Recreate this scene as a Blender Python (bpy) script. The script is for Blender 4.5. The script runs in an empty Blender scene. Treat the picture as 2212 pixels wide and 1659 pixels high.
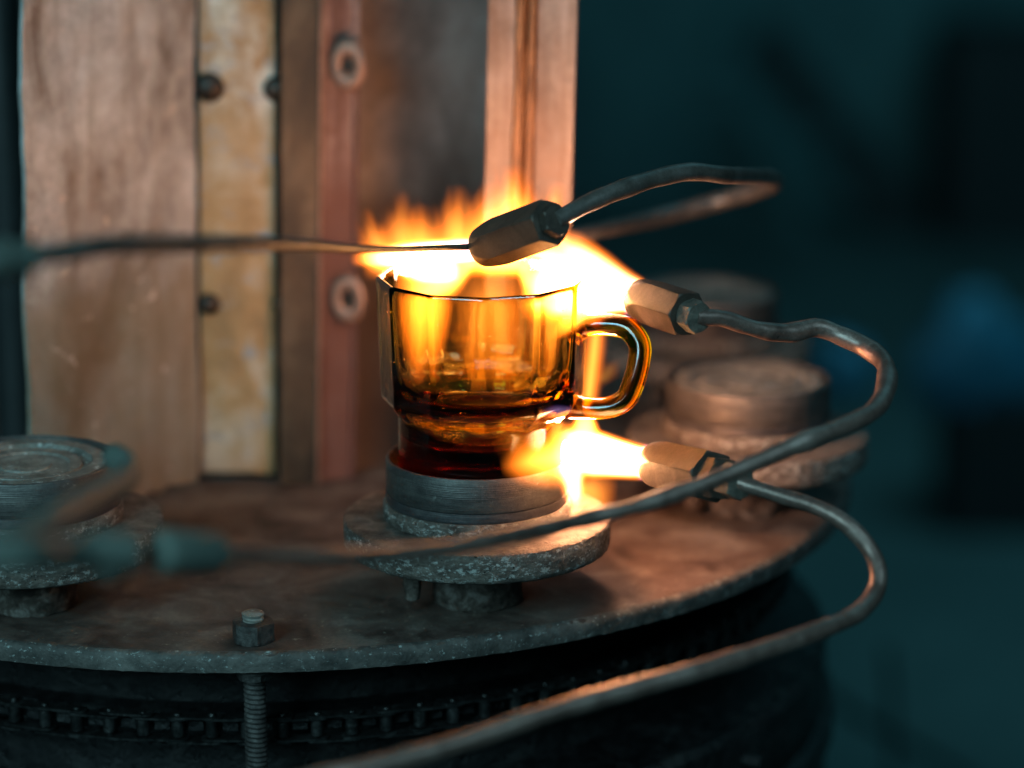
import bpy, bmesh, math, random
from mathutils import Vector, Matrix, noise
random.seed(7)
R = math.radians
sc = bpy.context.scene
C = sc.collection
CM = 0.01

# ------------------------------------------------------------------ camera
PITCH = 14.5; FPX = 6000.0; CAMH = 42.2           # centimetres above the table top
cam_d = bpy.data.cameras.new('camera'); cam = bpy.data.objects.new('camera', cam_d); C.objects.link(cam)
cam.location = (0, 0, CAMH*CM); cam.rotation_euler = (R(90-PITCH), 0, 0)
cam_d.sensor_width = 36; cam_d.lens = FPX/2212*36
cam_d.clip_start = 0.05; cam_d.clip_end = 60
cam_d.dof.use_dof = True; cam_d.dof.focus_distance = 1.235; cam_d.dof.aperture_fstop = 2.9; cam_d.dof.aperture_blades = 0
sc.camera = cam
sp, cp = math.sin(R(PITCH)), math.cos(R(PITCH))

def P(x, y, d):
    """point at view depth d (cm) seen at position x, y of a 2212 x 1659 picture; only used to work out where things stand"""
    u = (x-1106)/FPX*d; v = -(y-829.5)/FPX*d
    return Vector((u, d*cp+v*sp, CAMH-d*sp+v*cp))

# ------------------------------------------------------------------ world + lamps
w = bpy.data.worlds.new('World'); sc.world = w; w.use_nodes = True
bg = w.node_tree.nodes['Background']; bg.inputs[0].default_value = (0.10, 0.42, 0.50, 1); bg.inputs[1].default_value = 0.035

def area(name, loc, target, size, power, col, size_y=None):
    l = bpy.data.lights.new(name, 'AREA'); l.energy = power; l.color = col; l.size = size*CM
    if size_y: l.shape = 'RECTANGLE'; l.size_y = size_y*CM
    o = bpy.data.objects.new(name, l); C.objects.link(o); o.location = Vector(loc)*CM
    o.rotation_euler = (Vector(target)-Vector(loc)).to_track_quat('-Z', 'Y').to_euler(); return o
def point(name, loc, power, col, r):
    l = bpy.data.lights.new(name, 'POINT'); l.energy = power; l.color = col; l.shadow_soft_size = r*CM
    o = bpy.data.objects.new(name, l); C.objects.link(o); o.location = Vector(loc)*CM; return o

area('ceiling_light', (-85, -45, 92), (-8, 132, 12), 70, 27.0, (0.40, 0.82, 0.92))
area('window_light', (90, 10, 130), (5, 125, 5), 24, 6.0, (0.45, 0.85, 1.0), 60)
area('back_fill_light', (150, 330, 200), (160, 520, -90), 160, 34.0, (0.14, 0.62, 0.78))  # added fill to brighten the far wall
FL = (1.0, 0.55, 0.36)
point('flame_light', P(1262, 596, 128.6), 1.15, FL, 1.3)
point('flame_light', P(950, 560, 129.0), 0.5, FL, 1.2)
point('flame_light', P(1246, 985, 128.4), 0.95, (1.0, 0.40, 0.18), 0.7)

sc.view_settings.view_transform = 'Standard'; sc.view_settings.look = 'None'
sc.view_settings.exposure = 0; sc.view_settings.gamma = 1; sc.view_settings.use_curve_mapping = False
cy = sc.cycles
cy.use_denoising = True; cy.max_bounces = 16; cy.transmission_bounces = 14; cy.transparent_max_bounces = 16
cy.volume_bounces = 1; cy.sample_clamp_indirect = 3.0; cy.sample_clamp_direct = 0; cy.blur_glossy = 0.5
cy.volume_max_steps = 256

# ------------------------------------------------------------------ object helpers
def thing(name, label, cat, loc=(0, 0, 0), group=None):
    o = bpy.data.objects.new(name, None); C.objects.link(o); o.location = Vector(loc)*CM
    o.empty_display_size = 0.01
    o['label'] = label; o['category'] = cat
    if group: o['group'] = group
    return o
def wloc(o):
    v = Vector((0, 0, 0))
    while o is not None: v += o.location; o = o.parent
    return v
def outward(me):
    b = bmesh.new(); b.from_mesh(me); bmesh.ops.recalc_face_normals(b, faces=b.faces[:]); b.to_mesh(me); b.free()
def obj(name, geo, mat, parent=None, smooth=35, origin=None):
    """link one mesh; geo in world centimetres"""
    vs, fs = geo
    me = bpy.data.meshes.new(name)
    base = wloc(parent) if parent else Vector((0, 0, 0))
    off = (Vector(origin)*CM - base) if origin is not None else Vector((0, 0, 0))
    sh = base+off
    me.from_pydata([tuple(Vector(v)*CM - sh) for v in vs], [], fs); me.validate(); outward(me)
    if smooth:
        me.shade_smooth(); me.set_sharp_from_angle(angle=R(smooth))
    if mat: me.materials.append(mat)
    o = bpy.data.objects.new(name, me); C.objects.link(o); o.location = off
    if parent: o.parent = parent
    return o
def tag(o, label, cat, group=None):
    o['label'] = label; o['category'] = cat
    if group: o['group'] = group
    return o
def join(*gs):
    V, F = [], []
    for vs, fs in gs:
        n = len(V); V += list(vs); F += [tuple(i+n for i in f) for f in fs]
    return V, F

def grid_faces(nr, ns, closed_u=True, base=0):
    F = []
    for i in range(nr-1):
        for j in range(ns if closed_u else ns-1):
            a = base+i*ns+j; b = base+i*ns+(j+1) % ns
            F.append((a, b, b+ns, a+ns))
    return F
def lathe(prof, c=(0, 0), seg=96, wob=0, wf=1.0, ring=False, seed=0):
    """prof: (radius, z) from bottom centre outwards and up; ring closes it on itself"""
    V = []
    for k, (r, z) in enumerate(prof):
        for j in range(seg):
            a = 2*math.pi*j/seg
            rr = r
            zz = z
            if wob and r > 0.3:
                n = noise.noise(Vector((math.cos(a)*r*wf, math.sin(a)*r*wf, z*wf*1.5+seed)))
                rr += n*wob
                zz += noise.noise(Vector((math.cos(a)*r*wf+9, math.sin(a)*r*wf, z+seed)))*wob*0.4
            V.append((c[0]+rr*math.cos(a), c[1]+rr*math.sin(a), zz))
    F = grid_faces(len(prof), seg)
    n = len(prof)
    if ring:
        for j in range(seg):
            F.append(((n-1)*seg+j, (n-1)*seg+(j+1) % seg, (j+1) % seg, j))
    else:
        F.append(tuple(reversed(range(seg)))); F.append(tuple((n-1)*seg+j for j in range(seg)))
    return V, F
def frame(d, roll=0):
    d = Vector(d).normalized(); up = Vector((0, 0, 1))
    if abs(d.z) > 0.95: up = Vector((0, 1, 0))
    s = d.cross(up).normalized(); u = s.cross(d).normalized()
    c, n = math.cos(roll), math.sin(roll)
    return d, s*c+u*n, u*c-s*n
def lump(c, rx, ry, rz, amp=.25, seed=0, seg=40):
    V = []; c = Vector(c)
    for i in range(1, 24):
        b = -math.pi/2+math.pi*i/24
        for j in range(seg):
            a = 2*math.pi*j/seg; d = Vector((math.cos(b)*math.cos(a), math.cos(b)*math.sin(a), math.sin(b)))
            k = 1+amp*noise.noise(d*1.6+Vector((seed, 0, 0)))+amp*.4*noise.noise(d*5+Vector((seed, 3, 0)))
            V.append((c.x+d.x*rx*k, c.y+d.y*ry*k, c.z+d.z*rz*k))
    F = grid_faces(23, seg); F.append(tuple(reversed(range(seg)))); F.append(tuple(22*seg+j for j in range(seg)))
    return V, F
def turned(p0, p1, st, seg=96, roll=0, inner=None):
    """body along p0 -> p1; stations (distance, round radius, across-flats half width or None): radius is the smaller one"""
    d, s, u = frame(Vector(p1)-Vector(p0), roll)
    V = []
    for (x, rr, hx) in st:
        for j in range(seg):
            a = 2*math.pi*j/seg; r = rr
            if hx:
                n_, h = hx
                k = math.pi/n_; am = (a % (2*k))-k
                r = min(rr, h/math.cos(am))
            V.append(tuple(Vector(p0)+d*x+s*(r*math.cos(a))+u*(r*math.sin(a))))
    F = grid_faces(len(st), seg)
    F.append(tuple(reversed(range(seg)))); F.append(tuple((len(st)-1)*seg+j for j in range(seg)))
    return V, F
def catmull(pts, n=8):
    P_ = [Vector(p) for p in pts]; P_ = [P_[0]*2-P_[1]]+P_+[P_[-1]*2-P_[-2]]
    out = []
    for i in range(1, len(P_)-2):
        a, b, c_, d = P_[i-1:i+3]
        for k in range(n):
            t = k/n
            out.append(0.5*((2*b)+(c_-a)*t+(2*a-5*b+4*c_-d)*t*t+(3*b-a-3*c_+d)*t**3))
    out.append(P_[-2]); return out
def tube(pts, rad, n=10, seg=24, cap=True, wob=0.0, sq=1.0):
    ps = catmull(pts, n); m = len(ps)
    if not isinstance(rad, (list, tuple)): rad = [rad]*len(pts)
    def rr(i):
        t = i/n; k = min(int(t), len(rad)-2); f = t-k; return rad[k]*(1-f)+rad[min(k+1, len(rad)-1)]*f
    t0 = (ps[1]-ps[0]).normalized(); _, s, u = frame(t0)
    V = []
    for i, p in enumerate(ps):
        t = (ps[min(i+1, m-1)]-ps[max(i-1, 0)]).normalized()
        s = (s-t*s.dot(t)).normalized(); u = t.cross(s)
        r = rr(i)*(1+wob*noise.noise(p*0.9))
        for j in range(seg):
            a = 2*math.pi*j/seg
            V.append(tuple(p+s*(r*math.cos(a))+u*(r*sq*math.sin(a))))
    F = grid_faces(m, seg)
    if cap: F.append(tuple(reversed(range(seg)))); F.append(tuple((m-1)*seg+j for j in range(seg)))
    return V, F
def slab(a, b, z0, z1, th, nx=24, nz=60, wob=0.06, flip=1, seed=0, hole=None, bulge=0):
    """an upright sheet of real thickness between two ground points, slightly buckled"""
    a = Vector((a[0], a[1], 0)); b = Vector((b[0], b[1], 0)); t = (b-a); L = t.length; t /= L
    nrm = Vector((t.y, -t.x, 0))*flip
    V = []
    for side in (0, 1):
        for i in range(nz+1):
            for j in range(nx+1):
                x = j/nx*L; z = z0+(z1-z0)*i/nz
                p = a+t*x; p.z = z
                q = noise.noise(Vector((x*0.25+seed, z*0.12, seed)))*wob*3+noise.noise(Vector((x+seed, z*0.7, 3)))*wob*0.5
                q += bulge*math.sin(math.pi*j/nx)
                if i == 0: p.z += noise.noise(Vector((x*1.3+seed, 5, 1)))*wob*2
                V.append(tuple(p+nrm*(q if side else q-th)))
    n1 = (nx+1)*(nz+1); F = []
    for i in range(nz):
        for j in range(nx):
            k = i*(nx+1)+j
            F.append((k, k+nx+1, k+nx+2, k+1)); F.append((n1+k, n1+k+1, n1+k+nx+2, n1+k+nx+1))
    for j in range(nx):
        F.append((j, j+1, n1+j+1, n1+j)); k = nz*(nx+1)+j; F.append((k, n1+k, n1+k+1, k+1))
    for i in range(nz):
        k = i*(nx+1); F.append((k, n1+k, n1+k+nx+1, k+nx+1)); k += nx; F.append((k, k+nx+1, n1+k+nx+1, n1+k))
    return V, F
def box(c, dx, dy, dz, rz=0, ax=None):
    V = []
    c = Vector(c); M = Matrix.Rotation(rz, 3, 'Z') if ax is None else ax
    for x in (-1, 1):
        for y in (-1, 1):
            for z in (-1, 1):
                V.append(tuple(c+M @ Vector((x*dx/2, y*dy/2, z*dz/2))))
    F = [(0, 1, 3, 2), (4, 6, 7, 5), (0, 4, 5, 1), (2, 3, 7, 6), (0, 2, 6, 4), (1, 5, 7, 3)]
    return V, F

# ------------------------------------------------------------------ materials
class NT:
    def __init__(s, name):
        s.m = bpy.data.materials.new(name); s.m.use_nodes = True; s.t = s.m.node_tree; s.t.nodes.clear()
        s.out = s.t.nodes.new('ShaderNodeOutputMaterial')
    def n(s, k, **kw):
        o = s.t.nodes.new(k)
        for a, b in kw.items(): setattr(o, a, b)
        return o
    def l(s, a, b): s.t.links.new(a, b)
    def math(s, op, a, b=None, c=None, clamp=False):
        o = s.n('ShaderNodeMath', operation=op, use_clamp=clamp)
        for i, v in enumerate((a, b, c)):
            if v is None: continue
            if isinstance(v, (int, float)): o.inputs[i].default_value = v
            else: s.l(v, o.inputs[i])
        return o.outputs[0]
    def noise(s, vec, scale, detail=6, rough=0.6, dist=0):
        o = s.n('ShaderNodeTexNoise'); s.l(vec, o.inputs['Vector']); o.inputs['Scale'].default_value = scale
        o.inputs['Detail'].default_value = detail; o.inputs['Roughness'].default_value = rough; o.inputs['Distortion'].default_value = dist
        return o.outputs[0]
    def ramp(s, f, stops, interp='LINEAR'):
        o = s.n('ShaderNodeValToRGB'); s.l(f, o.inputs[0]); cr = o.color_ramp; cr.interpolation = interp
        while len(cr.elements) < len(stops): cr.elements.new(0.5)
        for e, (p, c) in zip(cr.elements, stops):
            e.position = p; e.color = (c[0], c[1], c[2], 1) if isinstance(c, (tuple, list)) else (c, c, c, 1)
        return o.outputs[0]
    def mix(s, f, a, b, mode='MIX'):
        o = s.n('ShaderNodeMix', data_type='RGBA', blend_type=mode)
        if isinstance(f, (int, float)): o.inputs[0].default_value = f
        else: s.l(f, o.inputs[0])
        for i, v in ((6, a), (7, b)):
            if isinstance(v, (tuple, list)): o.inputs[i].default_value = (v[0], v[1], v[2], 1)
            else: s.l(v, o.inputs[i])
        return o.outputs[2]
    def coords(s, stretch=(1, 1, 1), rand=True):
        tc = s.n('ShaderNodeTexCoord'); mp = s.n('ShaderNodeMapping'); mp.inputs['Scale'].default_value = stretch
        s.l(tc.outputs['Object'], mp.inputs['Vector'])
        v = mp.outputs[0]
        if rand:
            oi = s.n('ShaderNodeObjectInfo'); k = s.math('MULTIPLY', oi.outputs['Random'], 7.0)
            ad = s.n('ShaderNodeVectorMath', operation='ADD'); s.l(v, ad.inputs[0]); s.l(k, ad.inputs[1]); v = ad.outputs[0]
        return v

def worn(name, cols, scale=60, fine=500, bump=0.25, rough=(0.5, 0.8), metal=0.2, stretch=(1, 1, 1), pits=0.0, pit_col=(0.01, 0.008, 0.007),
         streak=None, grain=0.55, low=None, side=False, con=0.17, bdist=0.0008, dust=None, grooves=0):
    """mottled worn metal: broad patches of cols, fine grain, optional pits, streaks, upward dust"""
    t = NT(name); v = t.coords(stretch); v0 = t.coords((1, 1, 1))
    big = t.noise(v, scale, 8, 0.62, 0.6); mid = t.noise(v0, scale*3.7, 7, 0.7, 0.2); fi = t.noise(v0, fine, 4, 0.7)
    f = t.math('ADD', t.math('MULTIPLY', big, 0.75), t.math('MULTIPLY', mid, 0.25))
    n = len(cols); stops = [(0.5-con+2*con*i/(n-1), c) for i, c in enumerate(cols)]
    col = t.ramp(f, stops)
    col = t.mix(grain, col, t.ramp(fi, [(0.3, 0.55), (0.7, 1.35)]), 'MULTIPLY')
    h = t.math('ADD', t.math('MULTIPLY', fi, 0.45), t.math('MULTIPLY', mid, 0.9))
    if streak:
        sv = t.coords((1, 1, 0.06)); sn = t.noise(sv, streak[1], 5, 0.6, 0.3)
        col = t.mix(t.ramp(sn, [(0.48, 0.0), (0.66, streak[2])]), col, streak[0])
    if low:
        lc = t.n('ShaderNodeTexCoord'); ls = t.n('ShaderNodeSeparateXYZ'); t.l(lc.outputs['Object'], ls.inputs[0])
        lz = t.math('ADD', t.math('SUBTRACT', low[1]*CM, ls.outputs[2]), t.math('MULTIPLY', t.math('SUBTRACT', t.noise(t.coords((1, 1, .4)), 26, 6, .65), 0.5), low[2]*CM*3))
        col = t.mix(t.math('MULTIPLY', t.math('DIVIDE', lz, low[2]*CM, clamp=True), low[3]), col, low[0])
    if dust:
        dn = t.noise(t.coords((1, 1, 1.6)), dust[1], 7, 0.75, 0.1)
        dm = t.ramp(dn, [(dust[2], 0.0), (dust[2]+0.07, 1.0)])
        if side:
            gn_ = t.n('ShaderNodeNewGeometry'); gs = t.n('ShaderNodeSeparateXYZ'); t.l(gn_.outputs['True Normal'], gs.inputs[0])
            dm = t.math('MULTIPLY', dm, t.math('SUBTRACT', 1.0, t.math('MULTIPLY', t.math('ABSOLUTE', gs.outputs[2]), 0.9)))
        col = t.mix(dm, col, dust[0])
    if pits:
        vo = t.n('ShaderNodeTexVoronoi'); t.l(v0, vo.inputs['Vector']); vo.inputs['Scale'].default_value = scale*6
        pn = t.noise(v0, scale*5, 3, 0.5)
        pm = t.math('ADD', vo.outputs['Distance'], t.math('MULTIPLY', pn, 0.7))
        pf = t.ramp(pm, [(pits, 1.0), (pits+0.05, 0.0)])
        col = t.mix(pf, col, pit_col); h = t.math('SUBTRACT', h, t.math('MULTIPLY', pf, 1.5))
    if grooves:
        sx = t.n('ShaderNodeSeparateXYZ'); tc = t.n('ShaderNodeTexCoord'); t.l(tc.outputs['Object'], sx.inputs[0])
        gn = t.n('ShaderNodeTexNoise', noise_dimensions='1D'); t.l(sx.outputs[2], gn.inputs['W']); gn.inputs['Scale'].default_value = 2600; gn.inputs['Detail'].default_value = 2
        h = t.math('ADD', h, t.math('MULTIPLY', gn.outputs[0], grooves))
    b = t.n('ShaderNodeBsdfPrincipled'); t.l(col, b.inputs['Base Color'])
    b.inputs['Metallic'].default_value = metal
    t.l(t.ramp(mid, [(0.3, rough[0]), (0.7, rough[1])]), b.inputs['Roughness'])
    bp = t.n('ShaderNodeBump'); bp.inputs['Strength'].default_value = bump; bp.inputs['Distance'].default_value = bdist
    t.l(h, bp.inputs['Height']); t.l(bp.outputs[0], b.inputs['Normal'])
    t.l(b.outputs[0], t.out.inputs['Surface']); return t.m

M = {}
M['table'] = worn('scaled_table_steel', [(0.032, 0.018, 0.014), (0.066, 0.042, 0.034), (0.095, 0.068, 0.056), (0.14, 0.11, 0.094)], 30, 700, 0.6, (0.6, 0.9), 0.1, dust=((0.24, 0.20, 0.16), 240, 0.61), con=.11)
M['edge'] = worn('chipped_table_edge', [(0.025, 0.025, 0.024), (0.07, 0.065, 0.06), (0.14, 0.13, 0.12)], 60, 500, 1.0, (0.5, 0.8), 0.2, dust=((0.36, 0.40, 0.39), 300, 0.585))
M['flange'] = worn('scaled_flange', [(0.035, 0.026, 0.022), (0.115, 0.092, 0.078), (0.22, 0.19, 0.165)], 75, 800, 1.0, (0.5, 0.85), 0.15, (1, 1, 2.6), pits=0.42, dust=((0.42, 0.42, 0.40), 280, 0.53), bdist=0.0016, side=True)
M['ring'] = worn('turned_ring_steel', [(0.055, 0.05, 0.05), (0.095, 0.088, 0.085), (0.15, 0.14, 0.13)], 40, 700, 0.35, (0.38, 0.6), 0.55, (1, 1, 5), dust=((0.3, 0.29, 0.27), 180, 0.62), grooves=.8)
M['ringdark'] = worn('dark_band_steel', [(0.04, 0.04, 0.045), (0.09, 0.085, 0.09), (0.15, 0.14, 0.14)], 50, 700, 0.3, (0.35, 0.6), 0.55, (1, 1, 6), grooves=1.2)
M['foot'] = worn('rusty_cast_foot', [(0.03, 0.02, 0.016), (0.10, 0.078, 0.065), (0.26, 0.23, 0.21)], 130, 600, 1.0, (0.6, 0.9), 0.1, con=.11, pits=0.40)
M['crust'] = worn('crusted_disc_top', [(0.09, 0.08, 0.07), (0.18, 0.16, 0.14), (0.34, 0.33, 0.30)], 70, 500, 0.8, (0.5, 0.9), 0.2, pits=0.40, dust=((0.5, 0.52, 0.5), 220, 0.58))
M['nozzle'] = worn('sooty_brass_nozzle', [(0.05, 0.038, 0.031), (0.075, 0.058, 0.047), (0.11, 0.085, 0.068)], 90, 1400, 0.3, (0.42, 0.6), 0.5)
M['nut'] = worn('oxidised_nut', [(0.06, 0.07, 0.06), (0.14, 0.13, 0.11), (0.24, 0.24, 0.2)], 150, 900, 0.5, (0.4, 0.7), 0.5)
M['pipe'] = worn('oxidised_copper_pipe', [(0.10, 0.065, 0.055), (0.19, 0.13, 0.11), (0.30, 0.23, 0.20)], 70, 900, 0.35, (0.26, 0.46), 0.5)
M['sootpipe'] = worn('sooty_pipe', [(0.06, 0.05, 0.044), (0.11, 0.095, 0.085), (0.17, 0.15, 0.14)], 60, 900, 0.25, (0.28, 0.45), 0.3)
M['fit'] = worn('grey_brass_fitting', [(0.06, 0.085, 0.075), (0.115, 0.145, 0.13)], 40, 500, 0.2, (0.6, 0.8), 0.05)
M['bolt'] = worn('oily_bolt_steel', [(0.022, 0.019, 0.019), (0.05, 0.045, 0.043), (0.12, 0.11, 0.105)], 150, 900, 0.8, (0.45, 0.7), 0.4)
M['chain'] = worn('greasy_chain_steel', [(0.010, 0.011, 0.012), (0.03, 0.03, 0.03), (0.08, 0.08, 0.08)], 120, 700, 0.5, (0.2, 0.5), 0.7)
M['grease'] = worn('greasy_black_casting', [(0.002, 0.002, 0.003), (0.006, 0.006, 0.007), (0.03, 0.03, 0.03)], 40, 300, 1.0, (0.15, 0.7), 0.3, bdist=0.002)
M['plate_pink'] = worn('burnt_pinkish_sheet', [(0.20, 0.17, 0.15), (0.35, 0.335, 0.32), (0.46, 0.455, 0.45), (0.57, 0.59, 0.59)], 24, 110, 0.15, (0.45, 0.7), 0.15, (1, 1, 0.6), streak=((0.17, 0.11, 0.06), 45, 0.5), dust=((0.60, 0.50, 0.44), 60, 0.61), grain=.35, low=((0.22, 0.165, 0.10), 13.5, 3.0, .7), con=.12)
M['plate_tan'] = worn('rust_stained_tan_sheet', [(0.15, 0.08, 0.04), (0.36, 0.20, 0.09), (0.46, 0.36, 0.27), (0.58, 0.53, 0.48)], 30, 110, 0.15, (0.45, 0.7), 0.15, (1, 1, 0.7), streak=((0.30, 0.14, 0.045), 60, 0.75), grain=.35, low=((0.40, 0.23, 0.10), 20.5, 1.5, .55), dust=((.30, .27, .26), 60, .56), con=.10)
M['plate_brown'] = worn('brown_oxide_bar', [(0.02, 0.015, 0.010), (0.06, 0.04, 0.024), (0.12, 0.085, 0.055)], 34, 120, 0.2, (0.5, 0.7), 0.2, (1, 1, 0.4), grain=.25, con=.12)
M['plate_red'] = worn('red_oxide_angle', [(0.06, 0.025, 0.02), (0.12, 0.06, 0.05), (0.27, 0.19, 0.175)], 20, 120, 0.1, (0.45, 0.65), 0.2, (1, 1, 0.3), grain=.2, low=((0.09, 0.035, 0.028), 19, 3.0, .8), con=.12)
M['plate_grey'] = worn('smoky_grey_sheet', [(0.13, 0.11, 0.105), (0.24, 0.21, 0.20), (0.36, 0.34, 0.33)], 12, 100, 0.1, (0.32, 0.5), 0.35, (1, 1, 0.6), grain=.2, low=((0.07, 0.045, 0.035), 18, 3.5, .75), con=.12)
M['plate_hot'] = worn('scorched_right_sheet', [(0.10, 0.06, 0.045), (0.19, 0.145, 0.12), (0.28, 0.23, 0.21)], 34, 130, 0.2, (0.4, 0.65), 0.2, (1, 1, 0.25), streak=((0.10, 0.045, 0.022), 80, 0.7), grain=.3, con=.12)
M['weld'] = worn('orange_seam', [(0.05, 0.02, 0.01), (0.17, 0.08, 0.035), (0.30, 0.16, 0.08)], 110, 500, 0.8, (0.4, 0.7), 0.3, (1, 1, 0.3))
M['washer'] = worn('pale_washer', [(0.17, 0.095, 0.07), (0.30, 0.185, 0.14)], 60, 500, 0.3, (0.4, 0.6), 0.3)
M['dark'] = worn('dark_steel_and_shade', [(0.012, 0.010, 0.008), (0.05, 0.03, 0.02)], 90, 500, 0.3, (0.3, 0.6), 0.3)  # dark bolts and sooty disc; also painted shade for the slot and holes
M['wall'] = worn('workshop_wall_paint', [(0.02, 0.05, 0.055), (0.055, 0.12, 0.125), (0.09, 0.18, 0.18)], 1.0, 30, 0.2, (0.7, 0.9), 0)
M['floor'] = worn('workshop_concrete', [(0.04, 0.06, 0.06), (0.10, 0.13, 0.125)], 1.2, 60, 0.2, (0.5, 0.8), 0)
M['black'] = worn('black_machine_paint', [(0.004, 0.006, 0.007), (0.010, 0.014, 0.016)], 3, 60, 0.2, (0.5, 0.8), 0)
M['teal'] = worn('teal_machine_paint', [(0.02, 0.07, 0.075), (0.03, 0.10, 0.105)], 3, 60, 0.2, (0.5, 0.8), 0)
M['blue'] = worn('blue_drum_paint', [(0.01, 0.07, 0.12), (0.04, 0.24, 0.36)], 2.2, 60, 0.2, (0.4, 0.6), 0)

def glass(dens=340):
    t = NT('amber_glass'); b = t.n('ShaderNodeBsdfPrincipled')
    b.inputs['Base Color'].default_value = (1, 1, 1, 1); b.inputs['Roughness'].default_value = 0.0
    b.inputs['IOR'].default_value = 1.5; b.inputs['Transmission Weight'].default_value = 1
    v = t.coords((1, 1, 0.35), False); nz = t.noise(v, 90, 3, 0.5)
    bp = t.n('ShaderNodeBump'); bp.inputs['Strength'].default_value = 0.16; bp.inputs['Distance'].default_value = 0.0012
    t.l(nz, bp.inputs['Height']); t.l(bp.outputs[0], b.inputs['Normal'])
    va = t.n('ShaderNodeVolumeAbsorption'); va.inputs['Color'].default_value = (0.895, 0.765, 0, 1); va.inputs['Density'].default_value = dens
    t.l(b.outputs[0], t.out.inputs['Surface']); t.l(va.outputs[0], t.out.inputs['Volume']); return t.m
M['glass'] = glass(); M['glass_thick'] = glass(620)

# ------------------------------------------------------------------ flames: volumes of glowing gas, also used for a few added glows
def flame_mat(name, L, rmax, curve, power, soft, namp, nscale, nstretch, edge, core, fade0=0.0, fade1=1.0, seed=0.0, blue=0.0, gam=2.0, fr=None, rag=0.0):
    t = NT(name)
    ge = t.n('ShaderNodeNewGeometry'); p0, d_, s_, u_, flat = fr; p0 = p0*CM
    sb = t.n('ShaderNodeVectorMath', operation='SUBTRACT'); t.l(ge.outputs['Position'], sb.inputs[0]); sb.inputs[1].default_value = p0
    def dot(v):
        k = t.n('ShaderNodeVectorMath', operation='DOT_PRODUCT'); t.l(sb.outputs[0], k.inputs[0]); k.inputs[1].default_value = v; return k.outputs['Value']
    X, Y, Z = dot(d_), dot(s_), dot(u_/flat)
    cx = t.n('ShaderNodeCombineXYZ'); t.l(X, cx.inputs[0]); t.l(Y, cx.inputs[1]); t.l(Z, cx.inputs[2])
    tt = t.math('DIVIDE', X, L*CM)
    rr = t.math('DIVIDE', t.math('SQRT', t.math('ADD', t.math('MULTIPLY', Y, Y), t.math('MULTIPLY', Z, Z))), rmax*CM)
    t1 = tt
    if rag:
        mq = t.n('ShaderNodeMapping'); mq.inputs['Scale'].default_value = (0.12, 1, 1); mq.inputs['Location'].default_value = (seed*2, seed, 1)
        t.l(cx.outputs[0], mq.inputs['Vector']); nq = t.noise(mq.outputs[0], nscale*1.1, 2, 0.6, 0.3)
        t1 = t.math('ADD', tt, t.math('MULTIPLY', t.math('MULTIPLY', t.math('SUBTRACT', nq, 0.42), rag), tt))
    prof = t.ramp(t1, [(a, b/rmax) for a, b in curve], 'B_SPLINE' if len(curve) > 3 else 'EASE')
    mp = t.n('ShaderNodeMapping'); mp.inputs['Scale'].default_value = nstretch; mp.inputs['Location'].default_value = (seed, seed*1.7, seed*.3)
    t.l(cx.outputs[0], mp.inputs['Vector'])
    nz = t.noise(mp.outputs[0], nscale, 3, 0.55, 0.5)
    # 0 at the outline, 1 on the axis, eaten into by the noise
    q = t.math('SUBTRACT', 1.0, t.math('DIVIDE', rr, t.math('MAXIMUM', prof, 0.02)))
    q = t.math('SUBTRACT', q, t.math('MULTIPLY', nz, namp))
    q = t.math('DIVIDE', q, soft, clamp=True)
    en = t.math('SUBTRACT', 1.0, tt, clamp=True)
    ends = t.math('MULTIPLY', t.math('DIVIDE', tt, max(fade0, 0.001), clamp=True), t.math('DIVIDE', en, max(1-fade1, 0.001), clamp=True))
    d = t.math('MULTIPLY', t.math('POWER', q, gam), ends)
    col = t.ramp(d, [(0.0, edge), (0.12, edge), (0.6, core)])
    if blue:
        col = t.mix(t.ramp(tt, [(0.0, 1.0), (blue, 0.0)]), col, (0.40, 0.32, 1.0))
    em = t.n('ShaderNodeEmission'); t.l(col, em.inputs['Color']); t.l(t.math('MULTIPLY', d, power), em.inputs['Strength'])
    t.l(em.outputs[0], t.out.inputs['Volume'])
    t.m.cycles.volume_step_rate = 0.35
    return t.m
ORANGE = (1.0, 0.20, 0.012); MID = (1.0, 0.36, 0.045); HOT = (1.0, 0.55, 0.22)
def flame_part(parent, p0, p1, curve, power=700, soft=0.5, namp=0.25, nscale=60, nstretch=(0.5, 1, 1), flat=1.0, name='tongue', edge=ORANGE, core=None,
               fade0=0.02, fade1=0.8, seed=None, blue=0.0, gam=2.0, rag=0.0):
    """curve: (t, radius cm) along p0 -> p1; the closed mesh follows it, the gas thins towards it"""
    p0, p1 = Vector(p0), Vector(p1); L = (p1-p0).length; rmax = max(r for _, r in curve)
    if core is None: core = HOT if power >= 1000 else MID
    if seed is None: seed = random.random()*50
    m = flame_mat('burning_gas', L, rmax, curve, power, soft, namp, nscale, nstretch, edge, core, fade0, fade1, seed, blue, gam, (p0,)+tuple(frame(p1-p0))+(flat,), rag)
    fc = sorted(curve); st = []
    for i in range(25):
        x = i/24
        for (a, ra), (b, rb) in zip(fc, fc[1:]):
            if a <= x <= b: r = ra+(rb-ra)*(x-a)/(b-a); break
        st.append((x*L, max(r*1.02, 0.02), None))
    V, F = turned((0, 0, 0), (1, 0, 0), st, 24)
    me = bpy.data.meshes.new(name); me.from_pydata([tuple(Vector(v)*CM) for v in V], [], F); me.validate(); outward(me); me.materials.append(m)
    o = bpy.data.objects.new(name, me); C.objects.link(o)
    d, s, u = frame(p1-p0)
    o.rotation_euler = Matrix((d, -s, u)).transposed().to_euler()
    o.scale = (1, 1, flat)
    if parent: o.parent = parent; o.location = p0*CM-wloc(parent)
    else: o.location = p0*CM
    return o

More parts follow.
